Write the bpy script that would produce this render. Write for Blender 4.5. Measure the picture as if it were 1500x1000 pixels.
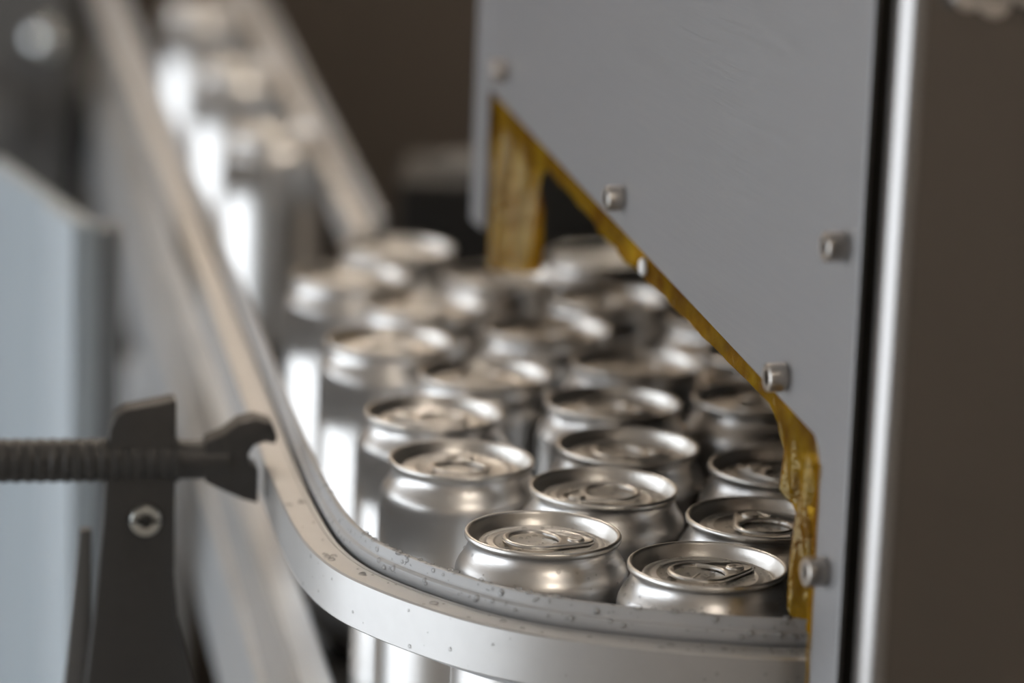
import bpy, bmesh, math, random
from mathutils import Vector, Matrix
random.seed(7)
for o in list(bpy.data.objects): bpy.data.objects.remove(o)
scene = bpy.context.scene
COL = scene.collection
rad = math.radians

# ---------------------------------------------------------------- camera
FPX, PITCH, ROLL = 5035.0, 13.04, 2.15
cam = bpy.data.cameras.new('camera'); cam_o = bpy.data.objects.new('camera', cam); COL.objects.link(cam_o)
cam.sensor_width = 36.0; cam.lens = FPX / 1500 * 36.0
cam_o.location = (0, 0, 0.510)
cam_o.matrix_world = Matrix.Translation((0, 0, 0.510)) @ Matrix.Rotation(rad(90 - PITCH), 4, 'X') @ Matrix.Rotation(rad(ROLL), 4, 'Z')
cam.clip_start = 0.05; cam.clip_end = 60
cam.dof.use_dof = True; cam.dof.focus_distance = 1.285; cam.dof.aperture_fstop = 4.4
scene.camera = cam_o

# ---------------------------------------------------------------- world, exposure
w = bpy.data.worlds.new('world'); scene.world = w; w.use_nodes = True
bgn = w.node_tree.nodes['Background']; bgn.inputs[0].default_value = (.75, .85, 1, 1); bgn.inputs[1].default_value = 0.6
vs = scene.view_settings
vs.view_transform = 'Standard'; vs.look = 'None'; vs.gamma = 1.0; vs.use_curve_mapping = False
vs.exposure = 0.22
WINDOW_STRENGTH = 2.6
LAMP_STRENGTH = 66.0

# ---------------------------------------------------------------- materials
def mat(name, col, rough=.5, metal=0.0, bump=0.0, bscale=200.0, stretch=None, var=0.0, rvar=0.0, coat=0.0, spec=.5, aniso=0.0):
    m = bpy.data.materials.new(name); m.use_nodes = True
    nt = m.node_tree; b = nt.nodes['Principled BSDF']
    b.inputs['Base Color'].default_value = (*col, 1); b.inputs['Roughness'].default_value = rough
    b.inputs['Metallic'].default_value = metal; b.inputs['Specular IOR Level'].default_value = spec
    if coat: b.inputs['Coat Weight'].default_value = coat
    if aniso: b.inputs['Anisotropic'].default_value = aniso
    if bump or var or rvar:
        tc = nt.nodes.new('ShaderNodeTexCoord'); mp = nt.nodes.new('ShaderNodeMapping')
        nt.links.new(tc.outputs['Object'], mp.inputs[0])
        if stretch: mp.inputs['Scale'].default_value = stretch
        nz = nt.nodes.new('ShaderNodeTexNoise'); nz.inputs['Scale'].default_value = bscale; nz.inputs['Detail'].default_value = 4
        nt.links.new(mp.outputs[0], nz.inputs[0])
        if bump:
            bp = nt.nodes.new('ShaderNodeBump'); bp.inputs['Strength'].default_value = bump; bp.inputs['Distance'].default_value = .0006
            nt.links.new(nz.outputs[0], bp.inputs['Height']); nt.links.new(bp.outputs[0], b.inputs['Normal'])
        if var:
            r = nt.nodes.new('ShaderNodeMapRange'); r.inputs[3].default_value = 1 - var; r.inputs[4].default_value = 1 + var
            nt.links.new(nz.outputs[0], r.inputs[0])
            mx = nt.nodes.new('ShaderNodeVectorMath'); mx.operation = 'SCALE'; mx.inputs[0].default_value = col
            nt.links.new(r.outputs[0], mx.inputs['Scale']); nt.links.new(mx.outputs[0], b.inputs['Base Color'])
        if rvar:
            r2 = nt.nodes.new('ShaderNodeMapRange'); r2.inputs[3].default_value = max(.02, rough - rvar); r2.inputs[4].default_value = rough + rvar
            nt.links.new(nz.outputs[0], r2.inputs[0]); nt.links.new(r2.outputs[0], b.inputs['Roughness'])
    return m

def emis(name, col, s):
    m = bpy.data.materials.new(name); m.use_nodes = True; nt = m.node_tree
    nt.nodes.remove(nt.nodes['Principled BSDF'])
    e = nt.nodes.new('ShaderNodeEmission'); e.inputs[0].default_value = (*col, 1); e.inputs[1].default_value = s
    nt.links.new(e.outputs[0], nt.nodes['Material Output'].inputs[0]); return m

M = {}
M['can'] = mat('brushed_can_aluminium', (.80, .79, .78), .35, 1.0, bump=.08, bscale=90, stretch=(1, 1, 9), rvar=.05)
M['lid'] = mat('can_end_aluminium', (.80, .78, .75), .36, 1.0, bump=.10, bscale=350, rvar=.06)
M['tab'] = mat('tab_aluminium', (.74, .72, .69), .32, 1.0)
M['alu'] = mat('anodised_aluminium', (.61, .605, .60), .45, 0.8, bump=.08, bscale=160, var=.04)
M['strip'] = mat('grey_wear_plastic', (.46, .465, .475), .36, 0.0, bump=.15, bscale=70, var=.06)
M['plate'] = mat('brushed_stainless', (.335, .335, .345), .46, 0.9, bump=.10, bscale=30, stretch=(1, 1, 30), rvar=.06)
M['panel'] = mat('stainless_shade_tone', (.20, .182, .165), .30, 1.0, bump=.06, bscale=30, stretch=(25, 25, 1), rvar=.05)  # panel steel with its dark reflections toned into the base colour
M['corner'] = mat('corner_steel_highlight', (.40, .388, .38), .27, 1.0)  # same steel made lighter, the corner's highlight put into the colour
M['bolt'] = mat('stainless_bolt', (.62, .59, .56), .28, 1.0)
M['zinc'] = mat('zinc_screw', (.62, .63, .60), .30, 1.0)
M['blackplastic'] = mat('black_plastic', (.035, .034, .033), .42, 0, bump=.25, bscale=260, var=.2)
M['rubber'] = mat('black_rubber', (.012, .012, .012), .6)
M['frame'] = mat('conveyor_frame_alu', (.66, .68, .70), .36, .7, bump=.06, bscale=80, var=.05)
M['belt'] = mat('conveyor_chain_dark', (.06, .055, .05), .45, .3, bump=.2, bscale=90, var=.2)
M['paleblue'] = mat('pale_blue_paint', (.33, .385, .43), .45, 0, var=.03, bscale=6)
M['paletrim'] = mat('pale_trim_paint', (.42, .48, .53), .40, 0, var=.03, bscale=6)
M['darkgrey'] = mat('dark_grey_paint', (.10, .10, .10), .5, 0, var=.12, bscale=8)
M['brown'] = mat('dark_brown_paint', (.088, .070, .055), .55, 0, var=.15, bscale=3)
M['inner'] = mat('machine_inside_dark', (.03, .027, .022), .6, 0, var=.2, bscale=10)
M['chrome'] = mat('chrome', (.8, .82, .82), .12, 1.0)
M['wall_tan'] = mat('tan_wall_paint', (.62, .54, .46), .8, 0, var=.05, bscale=2)
M['wall_grey'] = mat('grey_wall_paint', (.52, .49, .46), .8, 0, var=.05, bscale=2)
M['ceiling'] = mat('ceiling_paint', (.55, .52, .48), .85, 0, var=.04, bscale=2)
M['floor'] = mat('concrete_floor', (.34, .33, .31), .55, 0, var=.15, bscale=3)
M['greybox'] = mat('grey_box_paint', (.20, .22, .24), .5, 0, var=.05, bscale=8)
M['white'] = mat('white_nylon', (.8, .8, .8), .4)
M['winframe'] = mat('window_frame_paint', (.5, .5, .5), .5)
M['pane'] = emis('daylit_pane', (.90, .95, 1.0), WINDOW_STRENGTH)
M['tube'] = emis('warm_lamp_tube', (1.0, .88, .74), LAMP_STRENGTH)
# water: clear beads with a fresnel gloss; white diffuse stands in for refracted light
m = bpy.data.materials.new('water'); m.use_nodes = True; nt = m.node_tree
nt.nodes.remove(nt.nodes['Principled BSDF'])
tr = nt.nodes.new('ShaderNodeBsdfTransparent'); gl = nt.nodes.new('ShaderNodeBsdfGlossy'); gl.inputs['Roughness'].default_value = .04
fr = nt.nodes.new('ShaderNodeFresnel'); fr.inputs[0].default_value = 1.38
dw = nt.nodes.new('ShaderNodeBsdfDiffuse'); dw.inputs[0].default_value = (.9, .9, .9, 1); mw = nt.nodes.new('ShaderNodeMixShader'); mw.inputs[0].default_value = .14
nt.links.new(tr.outputs[0], mw.inputs[1]); nt.links.new(dw.outputs[0], mw.inputs[2])
mx = nt.nodes.new('ShaderNodeMixShader'); nt.links.new(fr.outputs[0], mx.inputs[0]); nt.links.new(mw.outputs[0], mx.inputs[1]); nt.links.new(gl.outputs[0], mx.inputs[2])
nt.links.new(mx.outputs[0], nt.nodes['Material Output'].inputs[0])
M['water'] = m
# amber film: thin, glossy, lets tinted light through
m = bpy.data.materials.new('amber_film'); m.use_nodes = True; nt = m.node_tree
nt.nodes.remove(nt.nodes['Principled BSDF'])
tc = nt.nodes.new('ShaderNodeTexCoord')
nz = nt.nodes.new('ShaderNodeTexNoise'); nz.inputs['Scale'].default_value = 260; nz.inputs['Detail'].default_value = 3
nz2 = nt.nodes.new('ShaderNodeTexNoise'); nz2.inputs['Scale'].default_value = 45; nz2.inputs['Detail'].default_value = 2
nt.links.new(tc.outputs['Object'], nz.inputs[0]); nt.links.new(tc.outputs['Object'], nz2.inputs[0])
bp = nt.nodes.new('ShaderNodeBump'); bp.inputs['Strength'].default_value = .8; bp.inputs['Distance'].default_value = .0015
nt.links.new(nz.outputs[0], bp.inputs['Height'])
rp = nt.nodes.new('ShaderNodeValToRGB'); rp.color_ramp.elements[0].color = (.23, .09, .003, 1); rp.color_ramp.elements[1].color = (.47, .27, .008, 1)
rp.color_ramp.elements[0].position = .35; rp.color_ramp.elements[1].position = .65
nt.links.new(nz2.outputs[0], rp.inputs[0])
tl = nt.nodes.new('ShaderNodeBsdfTranslucent'); df = nt.nodes.new('ShaderNodeBsdfDiffuse'); tr = nt.nodes.new('ShaderNodeBsdfTransparent'); gl = nt.nodes.new('ShaderNodeBsdfGlossy')
for n_ in (tl, df): nt.links.new(rp.outputs[0], n_.inputs[0]); nt.links.new(bp.outputs[0], n_.inputs['Normal'])
nt.links.new(bp.outputs[0], gl.inputs['Normal'])
tr.inputs[0].default_value = (.72, .42, .03, 1); gl.inputs['Roughness'].default_value = .12; gl.inputs[0].default_value = (1, .86, .5, 1)
a1 = nt.nodes.new('ShaderNodeMixShader'); a1.inputs[0].default_value = .5
a2 = nt.nodes.new('ShaderNodeMixShader'); a2.inputs[0].default_value = .30
a3 = nt.nodes.new('ShaderNodeMixShader'); a3.inputs[0].default_value = .06
nt.links.new(tl.outputs[0], a1.inputs[1]); nt.links.new(df.outputs[0], a1.inputs[2])
nt.links.new(a1.outputs[0], a2.inputs[1]); nt.links.new(tr.outputs[0], a2.inputs[2])
nt.links.new(a2.outputs[0], a3.inputs[1]); nt.links.new(gl.outputs[0], a3.inputs[2])
nt.links.new(a3.outputs[0], nt.nodes['Material Output'].inputs[0])
M['film'] = m

# ---------------------------------------------------------------- mesh helpers
def mesh_from(name, verts, faces, material, smooth=None):
    me = bpy.data.meshes.new(name); me.from_pydata(verts, [], faces)
    bm = bmesh.new(); bm.from_mesh(me); bmesh.ops.recalc_face_normals(bm, faces=bm.faces); bm.to_mesh(me); bm.free()
    me.materials.append(material)
    if smooth is not None:
        for p in me.polygons: p.use_smooth = True
        me.set_sharp_from_angle(angle=rad(smooth))
    return me
def link(name, me, parent=None, loc=None, rot=None):
    o = bpy.data.objects.new(name, me); COL.objects.link(o)
    if parent is not None: o.parent = parent
    if loc is not None: o.location = loc
    if rot is not None: o.rotation_euler = rot
    return o
def tag(o, label, cat=None, group=None, kind=None):
    o['label'] = label
    if cat: o['category'] = cat
    if group: o['group'] = group
    if kind: o['kind'] = kind
    return o
def thing(name, label, cat, loc=(0, 0, 0), rz=0, group=None):
    o = link(name, None, loc=loc, rot=(0, 0, rz)); return tag(o, label, cat, group)
def struct(name, me, loc=None):
    o = link(name, me, loc=loc); o['kind'] = 'structure'; return o

def lathe(name, prof, material, n=64, smooth=40, rfun=None, cap=True):
    V = []; Fc = []
    for i, (r, z) in enumerate(prof):
        for k in range(n):
            a = 2 * math.pi * k / n
            rr = r if rfun is None else rfun(i, r, a)
            V.append((rr * math.cos(a), rr * math.sin(a), z))
    for i in range(len(prof) - 1):
        for k in range(n):
            k2 = (k + 1) % n
            Fc.append((i * n + k, i * n + k2, (i + 1) * n + k2, (i + 1) * n + k))
    if cap:
        Fc.append(tuple(range(n))); Fc.append(tuple(range((len(prof) - 1) * n, len(prof) * n)))
    return mesh_from(name, V, Fc, material, smooth)

def box_me(name, x0, x1, y0, y1, z0, z1, material, bevel=0.0, seg=2):
    bm = bmesh.new()
    vs_ = [bm.verts.new((x, y, z)) for x in (x0, x1) for y in (y0, y1) for z in (z0, z1)]
    for f in ((0, 1, 3, 2), (4, 6, 7, 5), (0, 4, 5, 1), (2, 3, 7, 6), (0, 2, 6, 4), (1, 5, 7, 3)): bm.faces.new([vs_[i] for i in f])
    bmesh.ops.recalc_face_normals(bm, faces=bm.faces)
    if bevel: bmesh.ops.bevel(bm, geom=list(bm.edges), offset=bevel, segments=seg, profile=.5, affect='EDGES')
    me = bpy.data.meshes.new(name); bm.to_mesh(me); bm.free(); me.materials.append(material)
    for p in me.polygons: p.use_smooth = True
    me.set_sharp_from_angle(angle=rad(35)); return me

def prism_me(name, outline, axis_o, ux, uy, un, depth, material, bevel=0.0, smooth=35):
    """outline (a,b) in the plane ux,uy at axis_o, extruded by depth along un."""
    axis_o, ux, uy, un = map(Vector, (axis_o, ux, uy, un))
    bm = bmesh.new()
    f0 = [bm.verts.new(axis_o + ux * a + uy * b) for a, b in outline]
    f1 = [bm.verts.new(axis_o + ux * a + uy * b + un * depth) for a, b in outline]
    n = len(outline); bm.faces.new(f0); bm.faces.new(f1[::-1])
    for i in range(n): bm.faces.new((f0[i], f1[i], f1[(i + 1) % n], f0[(i + 1) % n]))
    bmesh.ops.recalc_face_normals(bm, faces=bm.faces)
    if bevel:
        es = [e for e in bm.edges if len(e.link_faces) == 2 and e.calc_face_angle(0) > rad(45)]
        bmesh.ops.bevel(bm, geom=es, offset=bevel, segments=2, profile=.5, affect='EDGES')
    me = bpy.data.meshes.new(name); bm.to_mesh(me); bm.free(); me.materials.append(material)
    for p in me.polygons: p.use_smooth = True
    me.set_sharp_from_angle(angle=rad(smooth)); return me

def sweep_me(name, path, section, material, side=-1, smooth=30):
    """path: (x,y) list; section: closed (d,z); d measured to the outer side (side=-1: right of travel... see normal)."""
    V = []; Fc = []; n = len(path); m_ = len(section)
    for i, (x, y) in enumerate(path):
        a = path[max(i - 1, 0)]; c = path[min(i + 1, n - 1)]
        dx, dy = c[0] - a[0], c[1] - a[1]; L = math.hypot(dx, dy); dx /= L; dy /= L
        nx, ny = (-dy * side, dx * side)
        for d, z in section: V.append((x + nx * d, y + ny * d, z))
    for i in range(n - 1):
        for k in range(m_):
            k2 = (k + 1) % m_
            Fc.append((i * m_ + k, i * m_ + k2, (i + 1) * m_ + k2, (i + 1) * m_ + k))
    Fc.append(tuple(range(m_))); Fc.append(tuple(range((n - 1) * m_, n * m_)))
    return mesh_from(name, V, Fc, material, smooth)

def tube_me(name, pts, r, material, n=12, rfun=None):
    V = []; Fc = []; N = len(pts); pts = [Vector(p) for p in pts]
    for i, p in enumerate(pts):
        d = (pts[min(i + 1, N - 1)] - pts[max(i - 1, 0)]).normalized()
        u = d.cross(Vector((0, 0, 1)));  u = (u if u.length > 1e-4 else d.cross(Vector((1, 0, 0)))).normalized(); v = d.cross(u)
        rr = r if rfun is None else rfun(i)
        for k in range(n):
            a = 2 * math.pi * k / n; V.append(tuple(p + (u * math.cos(a) + v * math.sin(a)) * rr))
    for i in range(N - 1):
        for k in range(n):
            k2 = (k + 1) % n; Fc.append((i * n + k, i * n + k2, (i + 1) * n + k2, (i + 1) * n + k))
    Fc.append(tuple(range(n))); Fc.append(tuple(range((N - 1) * n, N * n)))
    return mesh_from(name, V, Fc, material, 40)

_drop = None
def drops_me(name, items):
    """items: (position, normal, radius, flatten) -> one mesh of water beads."""
    global _drop
    if _drop is None:
        bm = bmesh.new(); bmesh.ops.create_icosphere(bm, subdivisions=2, radius=1); bm.verts.ensure_lookup_table()
        _drop = ([v.co.copy() for v in bm.verts], [[v.index for v in f.verts] for f in bm.faces]); bm.free()
    V = []; Fc = []
    for p, nrm, r, fl in items:
        q = Vector((0, 0, 1)).rotation_difference(Vector(nrm).normalized()); b0 = len(V)
        sx = r * random.uniform(.85, 1.25)
        for c in _drop[0]: V.append(tuple(Vector(p) + q @ Vector((c.x * sx, c.y * r, c.z * r * fl))))
        Fc += [[b0 + i for i in f] for f in _drop[1]]
    return mesh_from(name, V, Fc, M['water'], 180)

# ---------------------------------------------------------------- the hall
X0, X1, Y0, Y1, Z0, Z1 = -2.6, 3.0, -3.0, 5.2, -0.95, 2.7
struct('floor', box_me('floor', X0, X1, Y0, Y1, Z0 - .1, Z0, M['floor']))
struct('ceiling', box_me('ceiling', X0, X1, Y0, Y1, Z1, Z1 + .1, M['ceiling']))
struct('wall_far', box_me('wall_far', X0, X1, Y1, Y1 + .1, Z0, Z1, M['wall_tan']))
struct('wall_near', box_me('wall_near', X0, X1, Y0 - .1, Y0, Z0, Z1, M['wall_grey']))
struct('wall_right', box_me('wall_right', X1, X1 + .1, Y0, Y1, Z0, Z1, M['wall_grey']))
WY0, WY1, WZ0, WZ1 = -.75, 2.9, -.85, 1.15                       # glazed door in the left wall
wl = bmesh.new()
def _b(bm, x0, x1, y0, y1, z0, z1):
    vs_ = [bm.verts.new((x, y, z)) for x in (x0, x1) for y in (y0, y1) for z in (z0, z1)]
    for f in ((0, 1, 3, 2), (4, 6, 7, 5), (0, 4, 5, 1), (2, 3, 7, 6), (0, 2, 6, 4), (1, 5, 7, 3)): bm.faces.new([vs_[i] for i in f])
_b(wl, X0 - .1, X0, Y0, WY0, Z0, Z1); _b(wl, X0 - .1, X0, WY1, Y1, Z0, Z1); _b(wl, X0 - .1, X0, WY0, WY1, WZ1, Z1); _b(wl, X0 - .1, X0, WY0, WY1, Z0, WZ0)
me = bpy.data.meshes.new('wall_left'); bmesh.ops.recalc_face_normals(wl, faces=wl.faces); wl.to_mesh(me); wl.free(); me.materials.append(M['wall_grey'])
struct('wall_left', me)
wf = struct('window_1', box_me('window_1', X0 - .08, X0 - .02, WY0, WY1, WZ1 - .04, WZ1, M['winframe']))
link('sill', box_me('sill', X0 - .08, X0 + .02, WY0, WY1, WZ0, WZ0 + .03, M['winframe']), wf)
NP = 3; pw = (WY1 - WY0) / NP
for i in range(NP):
    link('pane', box_me('pane', X0 - .055, X0 - .045, WY0 + i * pw + .015, WY0 + (i + 1) * pw - .015, WZ0 + .03, WZ1 - .04, M['pane']), wf)
for i in range(NP + 1):
    yy = WY0 + i * pw
    link('mullion', box_me('mullion', X0 - .08, X0 - .02, max(WY0, yy - .015), min(WY1, yy + .015), WZ0 + .03, WZ1 - .04, M['winframe']), wf)
# warm tube lamps hanging under the ceiling; the last two are added fill
for i, (x, y, nm) in enumerate([(-1.2, 3.6, 'nearest the window wall'), (.1, 3.6, 'in the middle above the far wall'), (1.4, 3.6, 'nearest the right wall'), (.9, .8, 'added as fill above the packing machine'), (.9, -1.4, 'added as fill behind the viewer')]):
    t = thing('ceiling_lamp', 'warm tube lamp in a grey tray, ' + nm, 'lamp', (x, y, 2.45), group='warm ceiling lamps')
    link('tray', box_me('tray', -.45, .45, -.08, .08, .03, .07, M['winframe'], .005), t)
    link('hanger', box_me('hanger', -.3, -.29, -.005, .005, .07, .25, M['winframe']), t); link('hanger', box_me('hanger', .29, .3, -.005, .005, .07, .25, M['winframe']), t)
    for s in (-.04, .04):
        link('lamp_tube', tube_me('lamp_tube', [(-.42, s, .01), (.42, s, .01)], .016, M['tube']), t)

# ---------------------------------------------------------------- guide-rail path (inner edge, ground plan)
ctrl = [(-.0839, 1.3977), (-.0698, 1.3225), (-.0581, 1.2797), (-.0469, 1.2570), (-.0338, 1.2358), (-.0144, 1.2155), (.0018, 1.2039), (.0158, 1.1947), (.0404, 1.1838), (.0794, 1.1781)]
LS = -.1738                                                     # dx/dy of the straight lane
path = [(-.0839 + LS * (y - 1.3977), y) for y in (3.4, 2.8, 2.2, 1.9, 1.7, 1.6, 1.55, 1.5, 1.46, 1.43)] + ctrl + [(.1000, 1.1778), (.1060, 1.1778), (.1120, 1.1778)]
# fair the bend without shrinking it, then run a spline through the points
def relax(p, k): return [p[0]] + [(b_[0] + k * ((a[0] + c[0]) / 2 - b_[0]), b_[1] + k * ((a[1] + c[1]) / 2 - b_[1])) if 9 < i < 20 else b_ for i, (a, b_, c) in enumerate(zip(p[:-2], p[1:-1], p[2:]))] + [p[-1]]
for _ in range(3): path = relax(relax(path, .5), -.53)
def spline(p, k):
    q = []
    for i in range(len(p) - 1):
        a, b_, c, d_ = p[max(i - 1, 0)], p[i], p[i + 1], p[min(i + 2, len(p) - 1)]
        ta = [0]
        for u, v in ((a, b_), (b_, c), (c, d_)): ta.append(ta[-1] + max(1e-4, math.hypot(v[0] - u[0], v[1] - u[1]) ** .5))
        for m_ in range(k):
            t_ = ta[1] + (ta[2] - ta[1]) * m_ / k
            def L(u, v, t0, t1): return tuple((u[x] * (t1 - t_) + v[x] * (t_ - t0)) / (t1 - t0) for x in (0, 1))
            A1, A2, A3 = L(a, b_, ta[0], ta[1]), L(b_, c, ta[1], ta[2]), L(c, d_, ta[2], ta[3])
            q.append(L(L(A1, A2, ta[0], ta[2]), L(A2, A3, ta[1], ta[3]), ta[1], ta[2]))
    return q + [p[-1]]
path = spline(path, 8)
STRIP = [(0, .105), (0, .1393), (.0003, .1398), (.0008, .140), (.0018, .140), (.0024, .1397), (.0027, .1391), (.0029, .1368), (.0030, .1361), (.0033, .1357), (.0041, .1354), (.0046, .1348), (.0047, .1336), (.0045, .1318), (.0040, .1308), (.0036, .1300), (.0036, .112), (.0030, .104), (.0005, .104)]
BAR = [(.0054, .1116), (.0054, .1300), (.0058, .1304), (.0074, .1304), (.0077, .1301), (.0080, .1304), (.0174, .1304), (.0181, .1297), (.0181, .1116), (.0177, .1111), (.0058, .1111)]
WEB = [(.0030, .114), (.0030, .122), (.0060, .122), (.0060, .114)]
def make_rail(name, path, label, side):
    t = thing(name, label, 'rail')
    link('aluminium_bar', sweep_me('aluminium_bar', path, BAR, M['alu'], side), t)['label'] = 'curved flat aluminium bar with tan sheen on top'
    link('wear_strip', sweep_me('wear_strip', path, STRIP, M['strip'], side), t)['label'] = 'stepped grey plastic wear strip'
    link('connecting_web', sweep_me('connecting_web', path, WEB, M['rubber'], side), t)
    return t
rail = make_rail('guide_rail', path, 'long curved aluminium guide rail with grey plastic strip bending round the cans', -1)
# far side rail of the incoming lane
fpath = [(-.0735 + (-.154) * (y - 1.90), y) for y in (1.90, 2.05)]
fpath2 = [(-.0735 + (-.154) * (y - 1.90), y) for y in (2.062, 2.4, 2.8, 3.2)]
make_rail('guide_rail', fpath, 'short end piece of the far guide rail behind the can heap', 1)
make_rail('guide_rail', fpath2, 'blurred straight guide rail along the right of the spaced-out far cans', 1)

# ---------------------------------------------------------------- conveyor: side frame, chain bed
def lane(y, off): return (-.0715 + LS * (y - 1.4204) - off, y)
fp = [lane(y, 0) for y in (.95, 1.2, 1.5, 1.8, 2.2, 2.7, 3.3)]
FR = [(0, -.055), (0, .0245), (.0015, .026), (.0140, .0255), (.0145, .0235), (.0160, .0235), (.0165, .0250), (.0250, .0165), (.0262, .0150), (.0280, .0155), (.0300, .0145), (.0310, .0125), (.0310, .0105), (.0298, .0088), (.0280, .0080), (.0280, -.012), (.0300, -.018), (.0300, -.054), (.0290, -.055)]
t = thing('conveyor_side_frame', 'grooved aluminium conveyor side frame running straight under the curved rail', 'conveyor frame')
link('frame_profile', sweep_me('frame_profile', fp, FR, M['frame'], 1), t)
for yy in (2.35, 3.1):
    c = lane(yy, .015); link('leg', box_me('leg', c[0] - .02, c[0] + .02, yy - .02, yy + .02, Z0, -.055, M['frame'], .002), t)
bed = [(-.0705 + LS * (.95 - 1.4204), .95), (.10, .95), (.10, 1.14), (.34, 1.14), (.34, 1.89), (-.060, 1.89), (-.0826, 1.92), (-.295, 3.3), (-.0705 + LS * (3.3 - 1.4204), 3.3)]
t = thing('conveyor_bed', 'dark conveyor bed under the standing cans', 'conveyor')
link('chain_surface', prism_me('chain_surface', bed, (0, 0, 0), (1, 0, 0), (0, 1, 0), (0, 0, -1), .02, M['belt']), t)
t = thing('conveyor_outer_frame', 'aluminium frame on the right of the far conveyor lane', 'conveyor frame')
link('frame_profile', sweep_me('frame_profile', [(-.0735 - .154 * (y - 1.9) - .004, y) for y in (1.95, 2.4, 2.8, 3.2)], FR, M['frame'], 1), t)
for yy in (2.2, 3.0): link('leg', box_me('leg', -.0735 - .154 * (yy - 1.9) + .001, -.0735 - .154 * (yy - 1.9) + .021, yy - .02, yy + .02, Z0, -.055, M['frame'], .002), t)

# ---------------------------------------------------------------- cans
H = .148
body_prof = [(.0005, .011), (.012, .0095), (.019, .006), (.0222, .0012), (.0232, 0), (.0242, .0004), (.0258, .0032), (.0290, .0070), (.0318, .0108), (.0329, .0145), (.0331, .0185), (.0331, .060), (.0331, .100), (.0331, .1305),
             (.0330, .1325), (.0327, .1342), (.0321, .1357), (.0312, .1372), (.0302, .1387), (.0293, .1402), (.0286, .1417), (.0282, .1432), (.0281, .1446), (.0284, .1453), (.0292, .1456)]
lid_prof = [(.0281, .1450), (.0292, .1453), (.02965, .1458), (.0298, .1465), (.0298, .1472), (.02955, .1477), (.0291, .14805), (.0286, .1480), (.0281, .1476), (.02785, .1470), (.0275, .1455), (.0268, .1440), (.0260, .1425), (.0255, .1415), (.0252, .1411), (.0248, .1410), (.02445, .1413),
            (.0243, .1420), (.02425, .1432), (.0239, .1436), (.0232, .1437), (.0218, .1437), (.0213, .1435), (.0208, .1437), (.0196, .1437), (.0191, .1439), (.0187, .1439), (.0183, .1437), (.0177, .1435), (.0120, .1435), (.0004, .1435)]
me_body = lathe('can_body', body_prof, M['can'], 72, 50, cap=False)
me_lid = lathe('can_lid', lid_prof, M['lid'], 72, 50, cap=False)
# ring-pull tab: bead outline with finger hole, tapering to the riveted nose
def tab_mesh():
    def outer(a):                                               # distance from hole centre to the outline, in mm
        dx, dy = math.cos(a), math.sin(a); best = 0
        for k in range(241):                                    # hull of the ring circle and the nose circle
            s = k / 240.0
            cx = s * 17.5; r = 12.2 * (1 - s) + 5.6 * s
            bq = dx * cx; disc = bq * bq - (cx * cx - r * r)
            if disc >= 0: best = max(best, bq + math.sqrt(disc))
        return best
    V = []; Fc = []; n = 72
    for k in range(n):
        a = 2 * math.pi * k / n; R = outer(a)
        hx, hy = 9.6, 9.9; r = hx * hy / math.hypot(hy * math.cos(a), hx * math.sin(a))
        if math.cos(a) > .55: r = min(r, 9.3)
        wdt = R - r; e = min(wdt * .5, 1.25)
        prof = [(r, .1), (r - .15, .7), (r + .25 * e, 1.25), (r + e * .9, 1.5), (R - e * .9, 1.5) if wdt < 4 else ((r + 2.2), 1.0), (R - e * .9, 1.5) if wdt < 4 else (R - 2.0, 1.0), (R - .9 * e, 1.5), (R - .25 * e, 1.25), (R, .7), (R - .15, .1)]
        for q, z in prof:
            lift = .9 * max(0, min(1, (14 - q * math.cos(a)) / 28))   # ring end sits a little higher
            V.append(((q * math.cos(a) - 3.2) / 1000, q * math.sin(a) / 1000, (z + lift) / 1000))
    m_ = 10
    for k in range(n):
        k2 = (k + 1) % n
        for j in range(m_): Fc.append((k * m_ + j, k * m_ + (j + 1) % m_, k2 * m_ + (j + 1) % m_, k2 * m_ + j))
    return mesh_from('pull_tab', V, Fc, M['tab'], 60)
me_tab = tab_mesh()
me_rivet = lathe('rivet', [(.0034, .0004), (.0033, .0009), (.0029, .0012), (.0018, .0012), (.0005, .0010)], M['lid'], 24, 60, cap=False)
def ridge_me():
    V = []; Fc = []
    for (ax, ay, bx, by) in ((-9.5, -2.5, -1.5, 3.2), (-8.5, -5.5, .5, -1.0)):
        d = Vector((bx - ax, by - ay)).normalized(); nn = Vector((-d.y, d.x)) * .9; b0 = len(V)
        for (px, py) in ((ax, ay), (bx, by)):
            for (o, z) in ((-1, 0), (-.4, .35), (.4, .35), (1, 0)): V.append(((px + nn.x * o) / 1000, (py + nn.y * o) / 1000, z / 1000))
        for j in range(3): Fc.append((b0 + j, b0 + j + 1, b0 + j + 5, b0 + j + 4))
        Fc.append((b0, b0 + 1, b0 + 2, b0 + 3)); Fc.append((b0 + 4, b0 + 5, b0 + 6, b0 + 7))
    return mesh_from('embossed_ridge', V, Fc, M['lid'], 60)
me_ridge = ridge_me()
def can_drops(n, seed, top=1.0, shoulder=.35):
    rs = random.Random(seed); it = []
    for _ in range(n):
        a = rs.uniform(0, 2 * math.pi); r = rs.choice([.0004, .0004, .0005, .0006, .0008, .0010])
        if rs.random() > shoulder:
            q = .0232 * math.sqrt(rs.random()); z = .1436 if not .0176 < q < .0195 else .1439
            it.append(((q * math.cos(a), q * math.sin(a), z), (0, 0, 1), r, .6))
        else:
            i = rs.randrange(13, 20); f = rs.random()
            (r0, z0), (r1, z1) = body_prof[i], body_prof[i + 1]; q = r0 + (r1 - r0) * f; z = z0 + (z1 - z0) * f
            nr, nz_ = (z1 - z0), -(r1 - r0); L = math.hypot(nr, nz_)
            it.append(((q * math.cos(a), q * math.sin(a), z), (nr / L * math.cos(a), nr / L * math.sin(a), nz_ / L), r, .6))
    return drops_me('water_beads', it)
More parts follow.
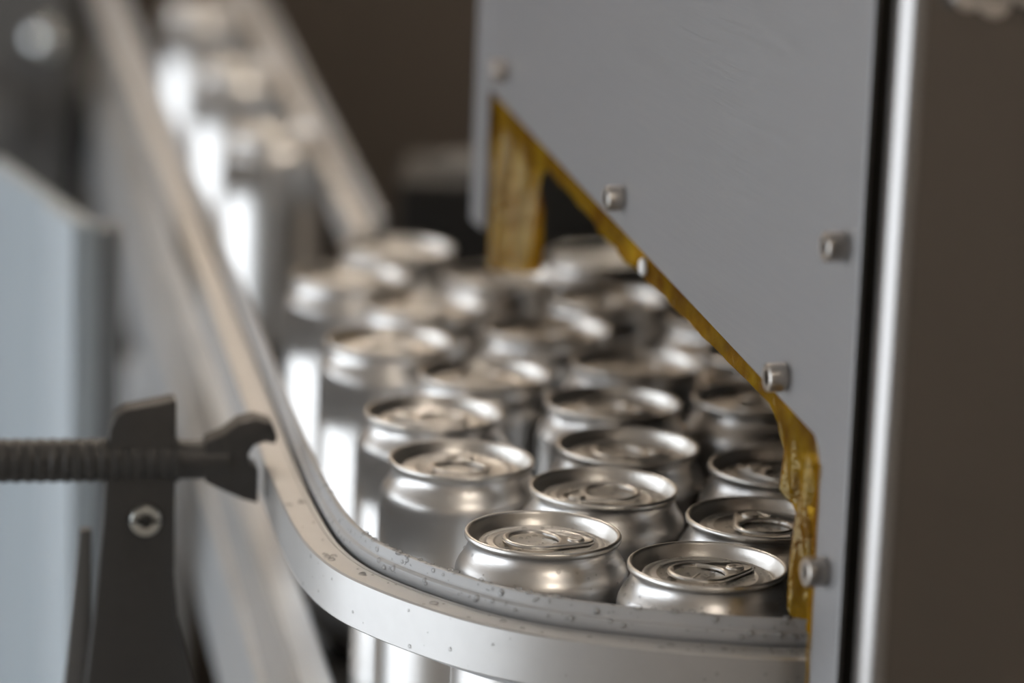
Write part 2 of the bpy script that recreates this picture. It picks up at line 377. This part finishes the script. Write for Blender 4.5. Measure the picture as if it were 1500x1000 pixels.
G1 = 'cans crowding at the machine opening'; G2 = 'spaced cans coming down the lane'
CANS = [  # x, y, tab angle, drops, label
 (.0144, 1.2468, 8, 80, 'wet can at the rail bend, its ring tab pointing right', G1),
 (.0750, 1.2128, 33, 110, 'nearest wet can, just behind the straight end of the rail', G1),
 (-.0187, 1.3496, 82, 26, 'dry-sided can left of the bend, its ring facing the viewer', G1),
 (.0386, 1.3148, 212, 80, 'wet can directly behind the two nearest cans', G1),
 (.0992, 1.2790, 108, 90, 'wet can right behind the nearest one, half under the amber film', G1),
 (.0496, 1.3807, 10, 30, 'can in the third row, left of the amber film corner', G1),
 (-.0321, 1.4244, 165, 14, 'second can up along the left rail, tab pointing left', G1),
 (-.0117, 1.4986, -25, 0, 'can behind and between the two sharp ring-pull cans of the left column', G1),
 (.0451, 1.4542, 5, 0, 'can in the middle of the heap, fourth row from the front', G1),
 (-.0568, 1.5564, 88, 0, 'third can up along the left rail', G1),
 (-.0433, 1.6370, 60, 0, 'slightly blurred can between the left column and the heap centre', G1),
 (-.0829, 1.6975, 20, 0, 'leftmost can of the heap, close to the rail', G1),
 (-.0619, 1.7744, 140, 0, 'rearmost blurred can, at the end of the far rail', G1),
 (-.0068, 1.7130, 75, 0, 'blurred can below the hanging amber curtain', G1),
 (.0170, 1.5932, 30, 0, 'blurred can in the middle of the heap, fifth row', G1),
 (.0466, 1.6685, 10, 0, 'blurred can with bright rim in the dark gap under the film edge', G1),
 (.0571, 1.5309, 190, 0, 'can in the middle right of the heap, bright on its right rim', G1),
 (.1099, 1.4707, 100, 0, 'can cut off by the slanted plate edge below the third screw', G1),
 (.1117, 1.3563, 150, 30, 'shaded can beside the wide part of the amber film', G1),
 (.1039, 1.6288, 40, 0, 'can mostly hidden behind the slanted edge, near the white stud', G1),
 (.1178, 1.5587, 70, 0, 'can mostly hidden behind the slanted edge, just above the one by the third screw', G1),
 (.0468, 1.7732, 120, 0, 'dim can at the very back, seen through the film edge', G1),
 (-.1536, 2.1251, 15, 0, 'first far can on the lane, nearest to the heap', G2),
 (-.1990, 2.3895, 200, 0, 'second far can on the lane, between two others', G2),
 (-.2541, 2.6974, 80, 0, 'farthest can on the lane, cut by the top of the picture', G2),
]
rs = random.Random(3)
for i, (x, y, ang, nd, lab, grp) in enumerate(CANS):
    t = thing('drink_can', lab, 'can', (x, y, 0.0002), 0, grp)
    link('can_body', me_body, t, rot=(0, 0, rs.uniform(0, 6)))
    l = link('can_lid', me_lid, t, rot=(0, 0, rad(ang)))
    tb = link('pull_tab', me_tab, t, loc=(0, 0, .1437), rot=(0, 0, rad(ang)))
    link('rivet', me_rivet, tb, loc=(.0125, 0, .0006))
    link('embossed_ridge', me_ridge, l, loc=(0, 0, .1433))
    if nd:
        d = link('water_beads', can_drops(nd, i), t); d['kind'] = 'stuff'; d['label'] = 'small clear water drops'

# ---------------------------------------------------------------- water on the rail
it = []; rs = random.Random(11)
n = len(path); sel = [i for i in range(n - 1) if path[i][1] < 1.36 and path[i][0] < .11]
for _ in range(230):
    i = rs.choice(sel); f = rs.random(); (xa, ya), (xb, yb) = path[i], path[i + 1]
    dx, dy = xb - xa, yb - ya; L = math.hypot(dx, dy); nx, ny = dy / L, -dx / L
    r = rs.choice([.0005, .0006, .0008, .0011, .0015]); c = rs.random()
    if c < .22: d, z, nm = rs.uniform(.0004, .0022), .1400, (nx * .3, ny * .3, 1)
    elif c < .45: d, z, nm = .0028, rs.uniform(.1365, .1388), (nx, ny, .1); r *= .8
    elif c < .62: d, z, nm = .0046, rs.uniform(.1330, .1350), (nx, ny, .5); r *= .8
    elif c < .84: d, z, nm = rs.uniform(.0085, .0165), .1304, (0, 0, 1)
    else: d, z, nm = .0181, rs.uniform(.113, .129), (nx, ny, 0); r *= .55
    it.append(((xa + dx * f + nx * d, ya + dy * f + ny * d, z), nm, r, .55))
d = link('water_beads', drops_me('water_beads', it), rail); d['kind'] = 'stuff'; d['label'] = 'clear water drops along the rail bend'

# ---------------------------------------------------------------- slanted steel plate, screws, amber film
PA = rad(14); P0 = Vector((.1079, 1.138, 0)); TD = Vector((-math.sin(PA), math.cos(PA), 0)); ND = Vector((-math.cos(PA), -math.sin(PA), 0))
def PL(s, z, off=0.0): return P0 + TD * s + Vector((0, 0, z)) + ND * off
plate = thing('steel_side_plate', 'grey brushed steel plate with a long slanted lower edge over the cans', 'steel plate')
out = [(-.0275, .002), (.0007, .002), (.0028, .195), (.0035, .2060), (.0062, .2118), (.0110, .2150), (.5107, .2555), (.5120, .2700), (.5120, .62), (-.0215, .62)]
link('plate_sheet', prism_me('plate_sheet', out, P0, TD, (0, 0, 1), -ND, .002, M['plate'], .0005, 5), plate)
link('edge_flange', prism_me('edge_flange', [(.5135, .186), (.540, .186), (.540, .62), (.5135, .62)], P0, TD, (0, 0, 1), -ND, .002, M['plate'], .0005, 5), plate)
def hexr(i, r, a):
    if i in HEXI:
        q = (a % rad(60)) - rad(30); return r * math.cos(rad(30)) / math.cos(q)
    return r
HEXI = {6, 7}
me_screw = lathe('cap_screw', [(.0045, 0), (.0052, .0003), (.0052, .0062), (.0050, .0067), (.0046, .0070), (.0034, .0070), (.0029, .0069), (.0029, .0036), (.0002, .0034)], M['bolt'], 36, 22, hexr, cap=False)
qr = Vector((0, 0, 1)).rotation_difference(ND)
for s, z in ((-.0080, .1715), (.0455, .2270), (-.0080, .2850), (.2680, .2486), (.4780, .2693)):
    o = link('cap_screw', me_screw, plate, loc=PL(s, z)); o.rotation_mode = 'QUATERNION'; o.rotation_quaternion = qr
# film
film = thing('amber_film_curtain', 'glossy amber plastic film hanging behind the slanted plate edge', 'plastic film')
zb_k = [(-.05, .142), (-.012, .142), (.0092, .142), (.0200, .1435), (.0235, .150), (.0282, .1748), (.0373, .1822), (.0462, .1923), (.0510, .2062), (.0605, .2110), (.0920, .2130), (.1732, .2175), (.2130, .2200), (.2757, .2225), (.3334, .2300), (.3950, .2355), (.4030, .2330), (.4090, .2250), (.4160, .1850), (.4400, .1780), (.4900, .1690), (.5250, .1640)]
def zb(s):
    for (a, za), (b_, zb_) in zip(zb_k[:-1], zb_k[1:]):
        if a <= s <= b_: return za + (zb_ - za) * (s - a) / (b_ - a)
    return zb_k[-1][1]
def edge(s): return .2134 + .0832 * max(0, s - .0048)
ss = []
s = -.012
while s < .0625: ss.append(s); s += .00075
while s < .385: ss.append(s); s += .004
while s <= .5245: ss.append(s); s += .0012
FS = .009; NR = 40; V = []; Fc = []
for i, s in enumerate(ss):
    top = edge(s) + .006; bot = min(top - .003, zb(s - FS))
    for j in range(NR + 1):
        z = top + (bot - top) * j / NR
        hang = max(0, edge(s) - z)
        k = min(1, max(0, hang - .008) / .03)
        if s < .0172: amp = -.0006 * math.sin(z * 400 + s * 900)
        elif s < .07: amp = k * (.0030 * math.sin(s * 330 + z * 22 + .6) + .0014 * math.sin(s * 760 - z * 60))
        else: amp = k * (.0045 * math.sin(s * 165 + 1.0) + .0020 * math.sin(s * 390 + z * 20))
        V.append(tuple(PL(s, z, -.0030 - abs(amp) if s < .0172 or hang < .004 else -.0030 + amp - .002 * k)))
for i in range(len(ss) - 1):
    for j in range(NR):
        a = i * (NR + 1) + j; Fc.append((a, a + 1, a + NR + 2, a + NR + 1))
link('film_sheet', mesh_from('film_sheet', V, Fc, M['film'], 80), film)
V = []; Fc = []
for j in range(81):
    z = .207 - .205 * j / 80
    e = .0005 + (.0028 - .0005) * (z + .02) / .215
    for k, (ds, off) in enumerate(((-.0010, .0005), (.0006, .0006), (.0022, .0002), (.0038, -.0006))):
        V.append(tuple(PL(e + ds + (.0005 * math.sin(z * 260) if k == 3 else .0003 * math.sin(z * 420) if k == 0 else 0), z, off + .0002 * math.sin(z * 500 + k))))
for j in range(80):
    for k in range(3): Fc.append((j * 4 + k, j * 4 + k + 1, j * 4 + k + 5, j * 4 + k + 4))
link('film_edge_strip', mesh_from('film_edge_strip', V, Fc, M['film'], 80), film)
fst = link('white_stud', lathe('white_stud', [(.0008, 0), (.0036, .0002), (.0038, .0012), (.0030, .0022), (.0003, .0026)], M['white'], 20, 50, cap=False), film, loc=PL(.2370, .2262, -.0025))
fst.rotation_mode = 'QUATERNION'; fst.rotation_quaternion = qr

# machine housing behind the plate: dark inside
hs = thing('machine_housing', 'dark inside of the packing machine behind the slanted plate', 'machine housing')
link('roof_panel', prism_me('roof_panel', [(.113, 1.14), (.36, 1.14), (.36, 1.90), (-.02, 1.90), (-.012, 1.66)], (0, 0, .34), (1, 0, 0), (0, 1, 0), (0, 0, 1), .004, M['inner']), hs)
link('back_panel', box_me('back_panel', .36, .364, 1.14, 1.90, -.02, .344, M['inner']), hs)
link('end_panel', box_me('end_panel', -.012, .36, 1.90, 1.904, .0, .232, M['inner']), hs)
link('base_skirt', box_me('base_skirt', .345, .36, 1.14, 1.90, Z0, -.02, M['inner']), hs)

# right-hand post panel with rounded front corner
pp = thing('steel_corner_panel', 'shade-toned brushed steel panel with a highlight-toned rounded vertical corner, right edge of the picture', 'steel panel')
rC = .0075; oX, oY = .1165, 1.060
arc = [(oX + rC - rC * math.cos(a), oY + rC - rC * math.sin(a)) for a in [rad(k) for k in range(0, 91, 10)]]
inn = [(oX + rC - (rC - .002) * math.cos(a), oY + rC - (rC - .002) * math.sin(a)) for a in [rad(k) for k in range(90, -1, -10)]]
outl = [(oX + rC + .0002, oY), (.50, oY), (.50, oY + .002), (oX + rC + .0002, oY + .002)]
crn = [(oX, oY + .012)] + arc + inn + [(oX + .002, oY + .012)]
link('front_sheet', prism_me('front_sheet', outl, (0, 0, Z0), (1, 0, 0), (0, 1, 0), (0, 0, 1), 1.75, M['panel'], 0, 40), pp)
link('rounded_corner', prism_me('rounded_corner', crn, (0, 0, Z0), (1, 0, 0), (0, 1, 0), (0, 0, 1), 1.75, M['corner'], 0, 40), pp)
link('gap_shade_strip', box_me('gap_shade_strip', .1180, .1260, 1.0725, 1.0960, -.4, .8, M['rubber'], .0008), pp)  # black strip standing in for the shade of the gap beside the plate
link('gap_shade_backing', box_me('gap_shade_backing', .1165, .1600, 1.1220, 1.1260, -.4, .8, M['inner']), pp)  # dark sheet added behind the gap to keep it black
# small fittings at its top right
t = thing('hose_bracket', 'small shiny bolted bracket at the top right corner', 'bracket', (.142, 1.060, .372))
link('bracket_plate', box_me('bracket_plate', -.012, .030, -.003, 0, .004, .05, M['darkgrey'], .0006), t)
for dx, dz in ((-.006, .009), (.002, .007), (.012, .011)):
    o = link('cap_screw', me_screw, t, loc=(dx, -.003, dz), rot=(rad(90), 0, 0))
t = thing('black_cable', 'thin black cable slanting across the top right corner', 'cable')
link('cable_sheath', tube_me('cable_sheath', [(.150, 1.048, .390), (.156, 1.052, .378), (.163, 1.055, .369), (.172, 1.0575, .360), (.185, 1.0575, .350)], .0011, M['rubber']), t)

# ---------------------------------------------------------------- rail clamp bracket on the left
RD = Vector((.985, .171, 0)).normalized(); RN = Vector((-RD.y, RD.x, 0))      # along the rod / along the rail
C0 = Vector((-.1390, 1.3880, 0))
def CL(a, b_, z): return C0 + RD * a + RN * b_ + Vector((0, 0, z))
br = thing('rail_clamp_bracket', 'black plastic clamp bracket with ribbed rod gripping the rail from the left', 'bracket')
up = [(-.046, -.12), (-.0400, .00), (-.0335, .064), (-.0300, .107), (-.0282, .140), (-.0274, .1475), (-.0250, .1525), (-.0210, .1555), (-.0010, .1595), (.0000, .1580), (.0000, .085), (.0015, .066), (.0100, .030), (.0150, -.02), (.0180, -.12)]
link('upright', prism_me('upright', up, C0 - RN * .006, RD, (0, 0, 1), RN, .013, M['blackplastic'], .0012), br)
zr = .1325; rp_ = []; N = 420
rod_pts = [CL(-.21 + .2115 * k / N, .000, zr) for k in range(N + 1)]
link('ribbed_rod', tube_me('ribbed_rod', rod_pts, .009, M['blackplastic'], 20, lambda i: .0090 + .00030 * math.sin(i * .62) + .00016 * math.sin(i * 1.7)), br)
link('rod_neck', tube_me('rod_neck', [CL(-.001, 0, zr), CL(.022, 0, zr)], .0082, M['blackplastic'], 20), br)
jaw = [(.0120, .1245), (.0200, .1205), (.0290, .1165), (.0345, .1150), (.0345, .1300), (.0310, .1320), (.0300, .1360), (.0325, .1400), (.0370, .1415), (.0415, .1405), (.0420, .1440), (.0400, .1490), (.0330, .1515), (.0260, .1500), (.0200, .1450), (.0120, .1415)]
link('clamp_jaw', prism_me('clamp_jaw', jaw, C0 - RN * .007, RD, (0, 0, 1), RN, .014, M['blackplastic'], .0010), br)
qs = Vector((0, 0, 1)).rotation_difference(-RN)
me_cs = lathe('hex_screw', [(.0065, 0), (.0065, .0032), (.0063, .0037), (.0059, .0040), (.0045, .0040), (.0037, .0040), (.0033, .0038), (.0033, .0004), (.0002, .0003)], M['zinc'], 36, 18, hexr, cap=False)
o = link('hex_screw', me_cs, br, loc=CL(-.0125, -.0062, .1085)); o.rotation_mode = 'QUATERNION'; o.rotation_quaternion = qs
o['label'] = 'bright zinc hex socket screw'
link('socket_shade', lathe('socket_shade', [(.0031, .0005), (.0031, .0022), (.0002, .0022)], M['darkgrey'], 6, 20, cap=False), o)  # dark hex disc painting the shade at the bottom of the recess
link('screw_washer', lathe('screw_washer', [(.0040, 0), (.0078, 0), (.0078, .0006), (.0040, .0006)], M['rubber'], 32, 40, cap=False), br, loc=CL(-.0125, -.0060, .1085)).rotation_mode = 'QUATERNION'
br.children[-1].rotation_quaternion = qs
link('rear_web', prism_me('rear_web', [(-.050, -.12), (-.0460, .02), (-.0390, .100), (-.0340, .100), (-.0330, -.12)], C0 + RN * .007, RD, (0, 0, 1), RN, .006, M['darkgrey'], .0008), br)
link('stand', prism_me('stand', [(-.045, Z0), (.017, Z0), (.017, -.12), (-.045, -.12)], C0 - RN * .006, RD, (0, 0, 1), RN, .02, M['darkgrey'], .001), br)

# ---------------------------------------------------------------- cabinets and machines behind
cab = thing('guard_panel', 'pale blue guard panel with a lighter edge strip, left side of the picture', 'panel')
ca, cb = Vector((-.2290, 1.7680, 0)), Vector((-.2928, 1.9160, 0)); cd = (cb - ca).normalized(); cn = Vector((cd.y, -cd.x, 0))
link('panel_sheet', prism_me('panel_sheet', [(0, 0), (.20, 0), (.20, -.012), (0, -.012)], (ca.x, ca.y, Z0), cd, cn * (1 if cn.x < 0 else -1), (0, 0, 1), .155 - Z0, M['paleblue'], .003), cab)
cn2 = cn if cn.x < 0 else -cn
link('edge_strip', prism_me('edge_strip', [(.002, .0005), (.062, .0005), (.062, .003), (.002, .003)], (ca.x, ca.y, Z0 + .002), cd, cn2, (0, 0, 1), .153 - Z0, M['paletrim'], .0008), cab)

mc = thing('background_machine', 'dark brown machine panel behind the far lane', 'machine')
link('machine_front', box_me('machine_front', -1.2, .60, 3.45, 3.85, Z0, .32, M['brown'], .01), mc)
link('top_rail', box_me('top_rail', -1.2, .60, 3.43, 3.45, .26, .30, M['darkgrey'], .004), mc)
link('lower_step', box_me('lower_step', -.10, .60, 2.60, 3.40, Z0, -.10, M['brown'], .01), mc)
mo = thing('drive_motor', 'black motor block behind the heap, left of the hanging film', 'motor', (-.030, 2.18, 0))
link('motor_body', box_me('motor_body', -.045, .050, -.05, .06, .010, .118, M['rubber'], .006), mo)
link('motor_cap', lathe('motor_cap', [(.0005, .126), (.020, .126), (.026, .122), (.028, .116)], M['darkgrey'], 32, 40, cap=False), mo)
link('motor_stand', box_me('motor_stand', -.03, .04, -.03, .04, Z0, .010, M['darkgrey'], .003), mo)
link('panel_post', box_me('panel_post', -.2275, -.2100, 1.7840, 1.8040, Z0, .150, M['greybox'], .002), cab)
lm = thing('dark_machine_column', 'dark grey machine block behind the pale panel, top left', 'machine')
link('block_body', box_me('block_body', -1.0, -.405, 3.02, 3.40, Z0, .30, M['darkgrey'], .008), lm)
link('cross_beam', box_me('cross_beam', -.98, -.44, 2.96, 3.018, -.030, .030, M['darkgrey'], .006), lm)
kb = link('knob', lathe('knob', [(.0005, .030), (.010, .029), (.0145, .024), (.0150, .016), (.009, .010), (.006, 0)], M['chrome'], 32, 60, cap=False), lm, loc=(-.4205, 3.02, .072), rot=(rad(90), 0, 0))
